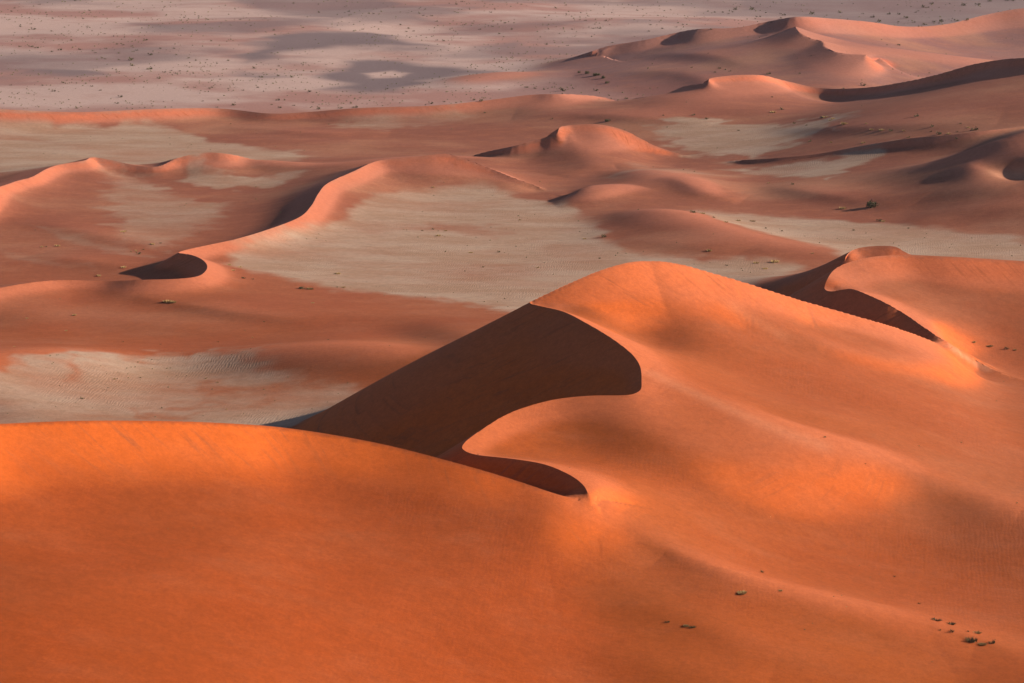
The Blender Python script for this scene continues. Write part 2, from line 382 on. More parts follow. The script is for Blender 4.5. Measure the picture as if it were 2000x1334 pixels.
def ground_hit(u, v):
    """the place on the ground seen at a picture point"""
    a = (u - PW / 2) / FPX; b = -(v - PH / 2) / FPX
    dx, dy, dz = a, CP + b * SP, -SP + b * CP
    t = np.exp(np.linspace(math.log(260.0), math.log(2600.0), 6000))
    gap = CAM_H + dz * t - terrain_z(dx * t, dy * t)
    i = np.nonzero(gap < 0)[0]
    if not len(i):
        return None
    i = i[0]
    f = gap[i - 1] / (gap[i - 1] - gap[i] + 1e-9) if i > 0 else 0
    tt = t[i - 1] + f * (t[i] - t[i - 1]) if i > 0 else t[0]
    x, y = dx * tt, dy * tt
    return x, y, float(terrain_z(np.array([x]), np.array([y]))[0]), tt


def roll(pts, amp, wl, wr):
    """a gentle swell laid over the sand along a line seen in the picture; wl / wr: half-widths left / right of travel"""
    global Z
    P = [ground_hit(*p) for p in pts]
    P = spline(np.array([[p[0], p[1], 0, 0] for p in P if p is not None], float), 2.0)
    sx, sy = P[:, 0], P[:, 1]
    arc = np.r_[0, np.cumsum(np.hypot(np.diff(sx), np.diff(sy)))]
    reach = 2.6 * max(wl, wr)
    m = (X > sx.min() - reach) & (X < sx.max() + reach) & (Y > sy.min() - reach) & (Y < sy.max() + reach)
    idx = np.nonzero(m.ravel())[0]
    gx, gy = X.ravel()[idx], Y.ravel()[idx]
    out = np.zeros(len(idx))
    ax, ay, ex, ey = sx[:-1], sy[:-1], np.diff(sx), np.diff(sy)
    el = ex * ex + ey * ey + 1e-6
    for c0 in range(0, len(idx), 20000):
        qx, qy = gx[c0:c0 + 20000, None], gy[c0:c0 + 20000, None]
        t = np.clip(((qx - ax) * ex + (qy - ay) * ey) / el, 0, 1)
        rx, ry = qx - ax - t * ex, qy - ay - t * ey
        d2 = rx * rx + ry * ry
        j = d2.argmin(1); r = np.arange(len(j))
        f = (arc[j] + t[r, j] * np.sqrt(el[j])) / arc[-1]
        side = ex[j] * ry[r, j] - ey[j] * rx[r, j]
        w = np.where(side > 0, wl, wr)
        out[c0:c0 + 20000] = amp * np.exp(-d2[r, j] / (w * w)) * np.sin(np.pi * np.clip(f, 0, 1)) ** 0.8
    Z.ravel()[idx] += out

def dent(u, v, amp, rx, ry, rot=0.0):
    global Z
    h = ground_hit(u, v)
    c, s_ = math.cos(rot), math.sin(rot)
    dx, dy = X - h[0], Y - h[1]
    Z = Z + amp * np.exp(-((dx * c + dy * s_) / rx) ** 2 - ((-dx * s_ + dy * c) / ry) ** 2)

ZB = Z.copy()
#ROLLS_BEGIN
roll([(1285, 556), (1350, 578), (1450, 613), (1530, 652), (1620, 690), (1760, 716), (1900, 728)], 2.6, 15, 8)
dent(1262, 640, -2.4, 9, 11)
roll([(1266, 724), (1330, 752), (1400, 785), (1500, 830), (1600, 866), (1750, 915), (2000, 990)], 1.5, 7, 9)
dent(1480, 740, -1.2, 16, 14)
dent(1750, 830, -1.0, 18, 14)
roll([(1205, 1010), (1245, 1036), (1300, 1072), (1420, 1124), (1560, 1166), (1750, 1212), (2000, 1268)], 1.3, 7, 3)
roll([(1290, 1090), (1360, 1120), (1450, 1152), (1580, 1190), (1720, 1224), (1900, 1270)], 1.1, 3, 6)
roll([(1080, 1150), (1200, 1170), (1330, 1205), (1480, 1260), (1650, 1290), (1850, 1300)], 0.9, 9, 6)
roll([(900, 1290), (1100, 1270), (1300, 1300), (1500, 1340)], 0.8, 9, 6)
roll([(-50, 1150), (120, 1150), (260, 1140), (400, 1120), (560, 1090)], 0.7, 9, 8)
roll([(500, 1230), (650, 1190), (850, 1180), (1000, 1200)], 0.6, 8, 8)
roll([(1400, 760), (1600, 810), (1800, 850), (2000, 880)], 0.7, 9, 6)
roll([(1450, 960), (1650, 1010), (1850, 1060), (2050, 1120)], 0.5, 9, 7)
roll([(0, 620), (150, 625), (330, 640), (520, 655)], 0.5, 10, 7)
roll([(150, 590), (260, 580), (330, 592), (480, 615), (640, 630)], 0.8, 10, 5)
roll([(1200, 470), (1320, 478), (1450, 492)], 0.8, 12, 8)
roll([(1050, 300), (1150, 320), (1300, 345), (1450, 375)], 0.8, 15, 10)
roll([(400, 270), (560, 275), (760, 285), (900, 290)], 0.8, 20, 14)
roll([(600, 255), (800, 262), (1000, 252), (1150, 240)], 0.8, 20, 14)
roll([(1250, 215), (1450, 215), (1650, 225), (1900, 230)], 1.0, 25, 18)
roll([(1700, 400), (1800, 385), (1900, 370), (2000, 362)], 1.0, 12, 9)
roll([(1770, 440), (1850, 420), (1950, 405), (2050, 395)], 1.0, 10, 8)
dent(1978, 333, -3.2, 9, 10)
roll([(1885, 318), (1895, 334), (1930, 346), (1990, 358)], 1.2, 5, 9)
roll([(1296, 346), (1330, 358), (1385, 382), (1450, 392)], 1.6, 12, 6)
roll([(1090, 345), (1150, 330), (1195, 322), (1260, 330)], 1.4, 14, 7)
roll([(1080, 398), (1140, 388), (1200, 372), (1260, 366)], 1.6, 14, 7)
roll([(1500, 360), (1580, 378), (1680, 392), (1780, 400)], 1.3, 14, 8)
roll([(420, 250), (520, 256), (640, 262), (760, 262)], 1.2, 18, 9)
roll([(1000, 230), (1120, 225), (1260, 232), (1400, 240)], 1.4, 20, 10)
roll([(1500, 245), (1640, 252), (1780, 246), (1950, 236)], 1.3, 20, 10)
roll([(0, 430), (90, 440), (200, 462), (320, 490)], 1.0, 14, 9)
roll([(60, 500), (160, 510), (280, 528)], 0.9, 12, 8)
roll([(1250, 105), (1330, 108), (1420, 118), (1500, 140)], 2.0, 26, 12)
roll([(1120, 150), (1240, 140), (1360, 150), (1450, 165)], 1.6, 24, 12)
# soften the joint where the two crests meet
hj = ground_hit(1186, 1016)
wj = np.exp(-((X - hj[0]) ** 2 + (Y - hj[1]) ** 2) / 30.0)
Z = Z + (blur(Z, max(1, int(7 / RES)), max(1, int(15 / RES))) - Z) * wj
#ROLLS_END
SNAPZ += Z - ZB

# crest vertices sit exactly on the crest line
cr = np.gradient(np.exp(RHO))[:, None] * np.ones_like(X)
ct = RR * np.gradient(TH)[None, :]
orad = (SNAPX - X) * np.sin(TT) + (SNAPY - Y) * np.cos(TT)
otan = (SNAPX - X) * np.cos(TT) - (SNAPY - Y) * np.sin(TT)
dn = np.maximum(SNAPD, 1e-4)
mr = dn / np.maximum(np.abs(orad) / dn, 1e-3); mt = dn / np.maximum(np.abs(otan) / dn, 1e-3)
okr = mr <= 0.57 * cr; okt = mt <= 0.57 * ct
byr = okr & (~okt | (mr / cr <= mt / ct)); byt = okt & ~byr
lift = (SNAPZ - Z > -0.2) & (SNAPZ - Z < 0.85 * SNAPD + 0.3) & SHARPN & (SNAPZ > Z0 + 0.8)
byr &= lift; byt &= lift
snap = byr | byt
SNAPX = np.where(byr, X + np.sign(orad) * mr * np.sin(TT), X + np.sign(otan) * mt * np.cos(TT))
SNAPY = np.where(byr, Y + np.sign(orad) * mr * np.cos(TT), Y - np.sign(otan) * mt * np.sin(TT))
VX = np.where(snap, SNAPX, X); VY = np.where(snap, SNAPY, Y)
VZ = np.where(snap, SNAPZ, Z)

# ------------------------------------------------------------------ what the ground is made of (place-based masks)
def poly_mask(pts, w, z=0.0, amp=0.0, scale=12.0, seed=1):
    """soft mask of a region outlined in the picture and laid on the ground at height z; w and amp in metres"""
    u = np.array([p[0] for p in pts], float); v = np.array([p[1] for p in pts], float)
    px, py = place(u, v, z)
    pad = 3 * w + amp + 5
    m = (X > px.min() - pad) & (X < px.max() + pad) & (Y > py.min() - pad * 2) & (Y < py.max() + pad * 2)
    idx = np.nonzero(m.ravel())[0]
    f4 = np.float32
    gx = X.ravel()[idx].astype(f4); gy = Y.ravel()[idx].astype(f4)
    if amp:
        gx = gx + f4(amp) * fbm(gx / scale, gy / scale, seed, 3).astype(f4); gy = gy + f4(2.0 * amp) * fbm(gx / scale + 40, gy / scale, seed + 7, 3).astype(f4)
    d = np.full(len(idx), 1e9, f4); inside = np.zeros(len(idx), bool)
    n = len(px)
    yy = gy * f4(0.45)                       # edges are softer along the wind, which blows up the picture
    for i in range(n):
        x1, y1, x2, y2 = px[i], py[i], px[(i + 1) % n], py[(i + 1) % n]
        c = (y1 > gy) != (y2 > gy)
        xc = (x2 - x1) * (gy - y1) / (y2 - y1 + 1e-9) + x1
        inside ^= c & (gx < xc)
        ex, ey = x2 - x1, (y2 - y1) * 0.45
        t = np.clip(((gx - x1) * ex + (yy - y1 * 0.45) * ey) / (ex * ex + ey * ey + 1e-9), 0, 1)
        d = np.minimum(d, np.hypot(gx - x1 - t * ex, yy - y1 * 0.45 - t * ey))
    out = np.zeros(X.size, f4)
    out[idx] = sstep(-w, w, np.where(inside, d, -d))
    return out.reshape(X.shape)

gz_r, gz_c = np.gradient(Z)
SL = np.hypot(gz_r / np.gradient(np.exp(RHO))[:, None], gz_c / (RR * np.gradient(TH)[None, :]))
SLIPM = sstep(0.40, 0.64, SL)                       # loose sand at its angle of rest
CURV = Z - blur(Z, max(2, int(16 / RES)), max(2, int(30 / RES)))
CONVEX = sstep(0.0, 1.3, CURV)                      # coarse pinkish grains gather on the swells
DEEP = blur((OWNER == DUNES.index('foreground_dune') + 1).astype(float), max(1, int(8 / RES)), max(1, int(16 / RES))) * (1 - 0.55 * sstep(0, 45, X))   # deeper orange sand of the front dune, with slope shade painted in
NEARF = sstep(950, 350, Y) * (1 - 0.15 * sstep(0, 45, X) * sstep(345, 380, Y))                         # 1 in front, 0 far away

#MASK_BEGIN
PAN = np.zeros(X.shape, np.float32)
def pan(*a, amount=1.0, **k):
    global PAN
    PAN = np.maximum(PAN, amount * poly_mask(*a, **k))
pan([(450, 515), (490, 497), (560, 480), (640, 456), (690, 420), (722, 392), (780, 385), (850, 378), (905, 374), (960, 378), (1000, 386), (1060, 398), (1110, 405), (1150, 425), (1165, 445), (1175, 470), (1230, 492), (1330, 508), (1480, 514), (1570, 525),
     (1540, 560), (1440, 620), (1250, 660), (1000, 612), (940, 603), (880, 592), (760, 578), (640, 568), (560, 558), (490, 545), (460, 530)], 4.0, amp=5, scale=10, seed=5)
pan([(0, 765), (60, 750), (110, 742), (150, 720), (230, 712), (330, 706), (430, 700), (520, 706), (545, 735), (600, 752), (690, 760), (740, 800), (600, 850), (300, 880), (-100, 880), (-100, 770)], 4.0, amp=8, scale=9, seed=15, amount=.85)
pan([(1345, 418), (1450, 419), (1560, 425), (1700, 440), (1850, 457), (2000, 478), (2200, 510), (2200, 560), (1900, 540), (1700, 520), (1600, 490), (1450, 458)], 4.0, amp=5, scale=12, seed=25)
pan([(-100, 262), (0, 257), (150, 252), (240, 245), (320, 248), (370, 262), (420, 275), (520, 288), (620, 300), (560, 312), (400, 330), (180, 340), (-100, 345)], 5, amp=9, scale=14, seed=35)
pan([(1280, 268), (1350, 262), (1450, 270), (1560, 278), (1680, 282), (1620, 300), (1500, 315), (1400, 320), (1330, 305)], 5, amp=10, scale=9, seed=45)
pan([(1390, 334), (1480, 338), (1640, 337), (1740, 330), (1700, 345), (1625, 368), (1560, 358), (1480, 345)], 3, amp=6, scale=10, seed=55)
pan([(335, 358), (370, 342), (400, 330), (410, 345), (470, 352), (560, 352), (600, 350), (560, 368), (460, 370), (390, 368)], 3.0, amp=6, scale=9, seed=65, amount=.8)
pan([(190, 345), (260, 340), (360, 385), (450, 400), (400, 450), (330, 490), (250, 470), (210, 420)], 6, amp=10, scale=9, seed=75, amount=.6)
pan([(640, 248), (700, 238), (860, 232), (940, 236), (860, 246), (780, 258), (730, 262)], 3, amp=9, scale=10, seed=105, amount=.55)
pan([(120, 470), (60, 440), (200, 470), (330, 500), (300, 505), (200, 488)], 2, amp=5, seed=115, amount=.4)
pan([(0, 480), (140, 520), (250, 530), (120, 528), (0, 500)], 2, amp=5, seed=125, amount=.3)
pan([(1180, 352), (1250, 332), (1340, 336), (1450, 352), (1340, 358), (1200, 360)], 4, amp=8, seed=135, amount=.4)
pan([(140, 738), (180, 722), (230, 718), (210, 735)], 1, amp=3, seed=145, amount=.5)
# sand tongues blown over the pans
for i, pp in enumerate([[(418, 768), (460, 758), (540, 762), (570, 770), (500, 776), (440, 778)], [(250, 802), (330, 796), (440, 800), (540, 795), (460, 808), (330, 816)],
           [(110, 745), (150, 742), (160, 757), (138, 766)], [(840, 430), (900, 437), (1000, 452), (960, 470), (880, 462)], [(480, 728), (560, 725), (640, 745), (560, 748)]]):
    PAN *= 1 - (0.3 if i == 3 else 0.5) * poly_mask(pp, 3.0, amp=8, scale=9, seed=200 + i)
wind = fbm(X / 34.0 + Y / 90.0, Y / 24.0, 301, 4)
PAN = np.clip(PAN * (0.92 + 0.5 * wind), 0, 1)

FARP = sstep(0, 60, Y - np.where(X < 20, 1090, 1090 + 70 * sstep(20, 60, X)) + 25 * fbm(X / 60, Y / 60, 311, 2)) * (1 - 0.85 * sstep(0.3, 3.0, Z - Z0))
GREY = np.zeros(X.shape, np.float32)
for i, (pp, am) in enumerate([([(440, 108), (500, 100), (530, 75), (620, 62), (700, 62), (800, 84), (870, 92), (760, 95), (640, 92), (560, 104), (480, 118)], 1.0),
                   ([(630, 135), (690, 118), (800, 116), (870, 128), (960, 140), (850, 160), (780, 178), (700, 178), (640, 172), (660, 155)], 1.0),
                   ([(50, 140), (90, 132), (180, 130), (210, 150), (120, 152)], .9),
                   ([(230, 50), (330, 55), (470, 45), (640, 40), (500, 20), (400, -20), (700, -20), (780, 10), (640, 50), (480, 66), (300, 68)], .7),
                   ([(950, 90), (1000, 75), (1050, 88), (1040, 102), (980, 98)], .7),
                   ([(450, 146), (480, 142), (530, 148), (490, 152)], .9),
                   ([(580, 20), (760, 25), (850, 40), (700, 45)], .6), ([(1380, -20), (1700, -60), (2200, -40), (2200, 55), (1900, 55), (1700, 45), (1560, 30), (1450, 16)], .75),
                   ([(820, 60), (960, 66), (1050, 50), (930, 40)], .35)]):
    GREY = np.maximum(GREY, am * poly_mask(pp, 9, amp=16, scale=45, seed=400 + i))
hole = poly_mask([(715, 140), (760, 134), (800, 140), (790, 148), (730, 150)], 4, amp=5, scale=25, seed=431)
GREY = np.maximum(GREY, 0.6 * sstep(0.06, 0.34, fbm(X / 150 + 7.7, Y / 120 + 2.2, 611, 4)) * sstep(1150, 1300, Y)).astype(np.float32)
GREY *= 1 - hole
PALE = np.clip(0.5 + 2.0 * fbm(X / 90 + Y / 400, Y / 80, 501, 5, .6), 0, 1)      # pale gravel against rusty sand on the far plain
BLEACH = np.zeros(X.shape, np.float32)
def pale_line(pts, w, amt):
    global BLEACH
    P = np.array([ground_hit(*p)[:2] for p in pts]); P = spline(np.column_stack([P, P]), 2.0)[:, :2]
    m = (X > P[:, 0].min() - 5 * w) & (X < P[:, 0].max() + 5 * w) & (Y > P[:, 1].min() - 5 * w) & (Y < P[:, 1].max() + 5 * w)
    idx = np.nonzero(m.ravel())[0]
    d2 = ((X.ravel()[idx, None] - P[None, :, 0]) ** 2 + (Y.ravel()[idx, None] - P[None, :, 1]) ** 2).min(1)
    BLEACH.ravel()[idx] = np.maximum(BLEACH.ravel()[idx], amt * np.exp(-d2 / (w * w)))
pale_line([(1862, 682), (1890, 700), (1925, 718)], 1.5, .4)
pale_line([(1440, 605), (1480, 628), (1520, 650)], 2.5, .12)
pale_line([(1280, 732), (1340, 760), (1400, 788), (1500, 832), (1600, 868)], 2.4, .16)
pale_line([(1955, 342), (1985, 340), (2030, 338)], 5.0, .5)
pale_line([(530, 468), (560, 462), (600, 450)], 3.0, .2)
#MASK_END

# ------------------------------------------------------------------ sand material
def sand_material(name):
    mat = bpy.data.materials.new(name)
    mat.use_nodes = True
    nt = mat.node_tree
    N, Lk = nt.nodes, nt.links
    bs = N['Principled BSDF']
    bs.inputs['Roughness'].default_value = 0.95
    bs.inputs['Specular IOR Level'].default_value = 0.08
    geo = N.new('ShaderNodeNewGeometry')
    def attr(n):
        a = N.new('ShaderNodeAttribute'); a.attribute_name = n
        return a.outputs['Fac']
    def math_(op, a, b_=None, c=None):
        m = N.new('ShaderNodeMath'); m.operation = op
        for i, q in enumerate((a, b_, c)):
            if q is None: continue
            if isinstance(q, (int, float)): m.inputs[i].default_value = q
            else: Lk.new(q, m.inputs[i])
        return m.outputs[0]
    def mix(f, a, b_, mode='MIX'):
        m = N.new('ShaderNodeMix'); m.data_type = 'RGBA'; m.blend_type = mode
        for sock, q in ((m.inputs[0], f), (m.inputs[6], a), (m.inputs[7], b_)):
            if isinstance(q, (int, float)): sock.default_value = q
            elif isinstance(q, tuple): sock.default_value = (*q, 1)
            else: Lk.new(q, sock)
        return m.outputs[2]
    def noise(scale, stretch=(1, 1, 1), detail=4, rough=.55, rot=0.0, dist=0.0):
        mp = N.new('ShaderNodeMapping'); mp.inputs['Scale'].default_value = stretch; mp.inputs['Rotation'].default_value = (0, 0, rot)
        Lk.new(geo.outputs['Position'], mp.inputs['Vector'])
        t = N.new('ShaderNodeTexNoise'); t.inputs['Scale'].default_value = scale; t.inputs['Detail'].default_value = detail; t.inputs['Roughness'].default_value = rough
        t.inputs['Distortion'].default_value = dist
        Lk.new(mp.outputs[0], t.inputs['Vector'])
        return t.outputs['Fac']
    def ramp(x, lo, hi):
        m = N.new('ShaderNodeMapRange'); m.inputs['From Min'].default_value = lo; m.inputs['From Max'].default_value = hi; m.interpolation_type = 'SMOOTHSTEP'
        Lk.new(x, m.inputs['Value'])
        return m.outputs[0]
    pan_, slip_, near_, farp, grey, pale = (attr(n) for n in ('pan', 'slip', 'near', 'farplain', 'grey', 'pale'))
    big = noise(0.03, detail=3)
    # dune sand: rusty on the flats, clean orange on the slip faces, yellower close by
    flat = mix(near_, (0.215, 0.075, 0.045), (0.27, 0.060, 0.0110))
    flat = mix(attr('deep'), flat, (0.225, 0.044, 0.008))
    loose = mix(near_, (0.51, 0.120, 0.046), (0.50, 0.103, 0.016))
    flat = mix(attr('haze_tint'), flat, (0.185, 0.080, 0.072)); loose = mix(attr('haze_tint'), loose, (0.43, 0.125, 0.078))  # far sand turns mauve: distance haze painted into its colour
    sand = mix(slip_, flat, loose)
    sand = mix(math_('MULTIPLY', ramp(big, .35, .7), .35), sand, mix(near_, (0.19, 0.060, 0.040), (0.29, 0.052, 0.010)))
    streak = noise(0.16, stretch=(.5, 1, 1), detail=6, rot=0.1)
    sand = mix(math_('MULTIPLY', ramp(streak, .42, .75), math_('SUBTRACT', .26, math_('MULTIPLY', near_, .18))), sand, (0.38, 0.135, 0.068))
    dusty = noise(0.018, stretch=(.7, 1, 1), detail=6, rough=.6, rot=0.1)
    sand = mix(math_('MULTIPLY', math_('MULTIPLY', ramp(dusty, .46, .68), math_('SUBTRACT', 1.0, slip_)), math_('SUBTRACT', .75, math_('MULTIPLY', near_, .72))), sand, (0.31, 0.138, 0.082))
    sand = mix(math_('MULTIPLY', attr('convex'), math_('SUBTRACT', math_('SUBTRACT', .7, math_('MULTIPLY', attr('deep'), .45)), math_('MULTIPLY', slip_, .25))), sand, mix(near_, (0.38, 0.135, 0.085), (0.43, 0.112, 0.042)))
    sand = mix(attr('bleach'), sand, (0.55, 0.27, 0.165))
    # avalanche tracks down the loose faces
    ax_ = math_('ADD', attr('arc'), math_('MULTIPLY', attr('crestdist'), .55)); ay_ = math_('MULTIPLY', attr('crestdist'), .10)
    cx = N.new('ShaderNodeCombineXYZ'); Lk.new(ax_, cx.inputs[0]); Lk.new(ay_, cx.inputs[1])
    tr = N.new('ShaderNodeTexNoise'); tr.inputs['Scale'].default_value = 0.75; tr.inputs['Detail'].default_value = 6; tr.inputs['Roughness'].default_value = .7
    Lk.new(cx.outputs[0], tr.inputs['Vector'])
    track = math_('MULTIPLY', math_('MULTIPLY', ramp(tr.outputs['Fac'], .50, .68), slip_), ramp(noise(0.06, detail=3), .30, .55))
    sand = mix(math_('MULTIPLY', track, .75), sand, (0.27, 0.075, 0.028))
    # pans: pale clay with sandy and greenish streaks
    pstreak = noise(0.07, stretch=(.45, 1, 1), detail=7, rough=.65, rot=0.1)
    panc = mix(ramp(pstreak, .35, .65), (0.285, 0.172, 0.116), (0.335, 0.230, 0.170))
    pfine = noise(0.35, stretch=(.6, 1, 1), detail=6, rough=.7)
    panc = mix(math_('MULTIPLY', ramp(pfine, .52, .72), .45), panc, (0.20, 0.145, 0.10))
    redd = noise(0.025, stretch=(.6, 1, 1), detail=5)
    panc = mix(math_('MULTIPLY', ramp(redd, .5, .72), .5), panc, (0.29, 0.135, 0.085))
    edge = noise(0.16, stretch=(.45, 1, 1), detail=7, rough=.7, rot=0.1)
    pf = ramp(math_('ADD', pan_, math_('MULTIPLY', math_('SUBTRACT', edge, .5), .7)), .02, 1.0)
    col = mix(math_('MULTIPLY', pf, math_('SUBTRACT', 1.0, slip_)), sand, panc)
    # the far plain: pale gravel, rusty sand, soft dark grey patches
    plain = mix(pale, (0.285, 0.150, 0.128), (0.385, 0.268, 0.238))
    fs = noise(0.03, stretch=(.6, 1, 1), detail=7, rough=.65)
    plain = mix(math_('MULTIPLY', ramp(fs, .5, .7), .55), plain, (0.28, 0.17, 0.148))
    plain = mix(grey, plain, (0.150, 0.108, 0.112))
    col = mix(math_('MULTIPLY', farp, math_('SUBTRACT', 1.0, slip_)), col, plain)
    for gs, ga in ((3.0, .06), (1.3, .06), (0.5, .06)):
        g_ = ramp(noise(gs, detail=2, rough=.7), .28, .72)
        col = mix(1.0, col, mix(g_, (1 - ga,) * 3, (1 + ga,) * 3), 'MULTIPLY')
    Lk.new(col, bs.inputs['Base Color'])
    # fine relief: wind ripples on pans and flats, grain everywhere
    rip = N.new('ShaderNodeTexWave'); rip.wave_type = 'BANDS'; rip.bands_direction = 'X'
    rip.inputs['Scale'].default_value = 0.42; rip.inputs['Distortion'].default_value = 9.0; rip.inputs['Detail'].default_value = 3.0; rip.inputs['Detail Scale'].default_value = 1.2
    mp = N.new('ShaderNodeMapping'); mp.inputs['Scale'].default_value = (1, .45, 1); mp.inputs['Rotation'].default_value = (0, 0, .35)
    Lk.new(geo.outputs['Position'], mp.inputs['Vector']); Lk.new(mp.outputs[0], rip.inputs['Vector'])
    bump1 = N.new('ShaderNodeBump'); bump1.inputs['Distance'].default_value = 0.032
    Lk.new(math_('MULTIPLY', math_('SUBTRACT', 1.0, slip_), math_('MULTIPLY', ramp(noise(0.03, detail=3), .42, .62), math_('ADD', math_('MULTIPLY', pf, .7), .25))), bump1.inputs['Strength'])
    Lk.new(rip.outputs['Fac'], bump1.inputs['Height'])
    bump2 = N.new('ShaderNodeBump'); bump2.inputs['Distance'].default_value = 0.25; bump2.inputs['Strength'].default_value = 0.28
    Lk.new(noise(0.8, stretch=(.45, 1, 1), detail=6, rough=.62, rot=.15), bump2.inputs['Height'])
    Lk.new(bump1.outputs[0], bump2.inputs['Normal'])
    Lk.new(bump2.outputs[0], bs.inputs['Normal'])
    return mat
SAND = sand_material('desert_sand')

# ------------------------------------------------------------------ meshes: the open ground and each dune
snapv = snap.ravel()
a_ = (np.arange(NR - 1)[:, None] * NT + np.arange(NT - 1)[None, :]).ravel()
b_, c_, d_ = a_ + 1, a_ + NT + 1, a_ + NT
other = snapv[b_] & snapv[d_] & ~(snapv[a_] & snapv[c_])
t1 = np.where(other[:, None], np.stack([a_, b_, d_], 1), np.stack([a_, b_, c_], 1))
t2 = np.where(other[:, None], np.stack([b_, c_, d_], 1), np.stack([a_, c_, d_], 1))
TRI = np.concatenate([t1, t2]).astype(np.int64)
CO = np.stack([VX.ravel(), VY.ravel(), VZ.ravel()], 1)
ATTR = {'pan': PAN, 'slip': SLIPM, 'near': NEARF, 'farplain': FARP, 'grey': GREY, 'pale': PALE, 'deep': DEEP, 'haze_tint': sstep(1020, 1300, Y), 'bleach': BLEACH, 'convex': CONVEX, 'arc': ARC, 'crestdist': np.minimum(CREST_D, 200)}
own_q = OWNER[:-1, :-1].ravel()
own_t = np.concatenate([own_q, own_q])

def sheet(name, tris):
    used, inv = np.unique(tris, return_inverse=True)
    q = inv.reshape(-1, 3).astype(np.int32)
    me = bpy.data.meshes.new(name)
    co = CO[used].astype(np.float32)
    me.vertices.add(len(co)); me.vertices.foreach_set('co', co.ravel())
    me.loops.add(q.size); me.loops.foreach_set('vertex_index', q.ravel())
    me.polygons.add(len(q)); me.polygons.foreach_set('loop_start', np.arange(0, q.size, 3, dtype=np.int32))
    me.polygons.foreach_set('use_smooth', np.ones(len(q), bool))
    me.update(calc_edges=True)
    me.set_sharp_from_angle(angle=math.radians(31))
    for n, v in ATTR.items():
        at = me.attributes.new(n, 'FLOAT', 'POINT')
        at.data.foreach_set('value', np.ascontiguousarray(v.ravel()[used], dtype=np.float32))
    me.materials.append(SAND)
    o = bpy.data.objects.new(name, me)
    o['kind'] = 'structure'
    COL.objects.link(o)
    return o

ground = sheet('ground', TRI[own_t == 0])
ground['label'] = 'open desert floor of pale clay pans, rusty sand and far gravel plain'
LABELS = {
 'far_dune': 'purple dune mass at the top right with a pink sunlit rim',
 'low_far_dune': 'low orange dune spur reaching left onto the far grey plain',
 'long_crest_dune': 'broad brown dune with a long saddle crest and dark hollow, right of centre',
 'strip_dune': 'long low dune showing as a thin orange strip across the left',
 'middle_dune': 'small peaked orange dune beyond the central pan',
 'dark_faced_dune': 'low dune with a long dark face between two pale pans',
 'broad_dune': 'broad dark red dune with a small blowout at the right edge',
 'left_dune': 'wavy orange dune above the speckled flats at the left edge',
 'brown_ridge': 'smooth brown ridge behind the serpentine crest',
 'serpentine_dune': 'serpentine dune whose bright orange crest winds round the central pan',
 'saddle_roll': 'soft reddish swell at the head of the central pan',
 'brown_dune': 'rounded brown dune lying between the central pan and the right pan',
 'horseshoe_dune': 'horseshoe dune with a streaked orange bowl at the right edge',
 'low_ridge': 'low brown ridge between the central pan and the lower left pan',
 'tall_dune': 'tallest dune with an S-shaped knife-edge crest and black shaded face',
 'foreground_dune': 'big orange dune filling the foreground with a streaked upper face',
}
for i, dn_ in enumerate(DUNES):
    sel = own_t == i + 1
    if sel.sum() < 50:
        continue
    o = sheet(dn_, TRI[sel])
    o['label'] = LABELS[dn_]; o['category'] = 'dune'

# ------------------------------------------------------------------ shrubs and grass
def plain_material(name, col, var=0.25, rough=.9):
    m = bpy.data.materials.new(name); m.use_nodes = True
    nt = m.node_tree; bs = nt.nodes['Principled BSDF']
    bs.inputs['Roughness'].default_value = rough; bs.inputs['Specular IOR Level'].default_value = .1
    oi = nt.nodes.new('ShaderNodeObjectInfo')
    no = nt.nodes.new('ShaderNodeTexNoise'); no.inputs['Scale'].default_value = 1.3
    ge = nt.nodes.new('ShaderNodeNewGeometry'); nt.links.new(ge.outputs['Position'], no.inputs['Vector'])
    ad = nt.nodes.new('ShaderNodeMath'); ad.operation = 'ADD'; nt.links.new(oi.outputs['Random'], ad.inputs[0]); nt.links.new(no.outputs['Fac'], ad.inputs[1])
    mx = nt.nodes.new('ShaderNodeMix'); mx.data_type = 'RGBA'
    mr = nt.nodes.new('ShaderNodeMapRange'); mr.inputs['From Max'].default_value = 1.5; nt.links.new(ad.outputs[0], mr.inputs['Value'])
    nt.links.new(mr.outputs[0], mx.inputs[0])
    mx.inputs[6].default_value = (*[c * (1 - var) for c in col], 1); mx.inputs[7].default_value = (*[c * (1 + var) for c in col], 1)
    nt.links.new(mx.outputs[2], bs.inputs['Base Color'])
    return m
LEAF = plain_material('dusty_green_leaves', (0.085, 0.075, 0.036), .45)
STRAW = plain_material('straw_grass', (0.36, 0.25, 0.11), .3)
WOOD = plain_material('dry_twigs', (0.16, 0.10, 0.06), .3)

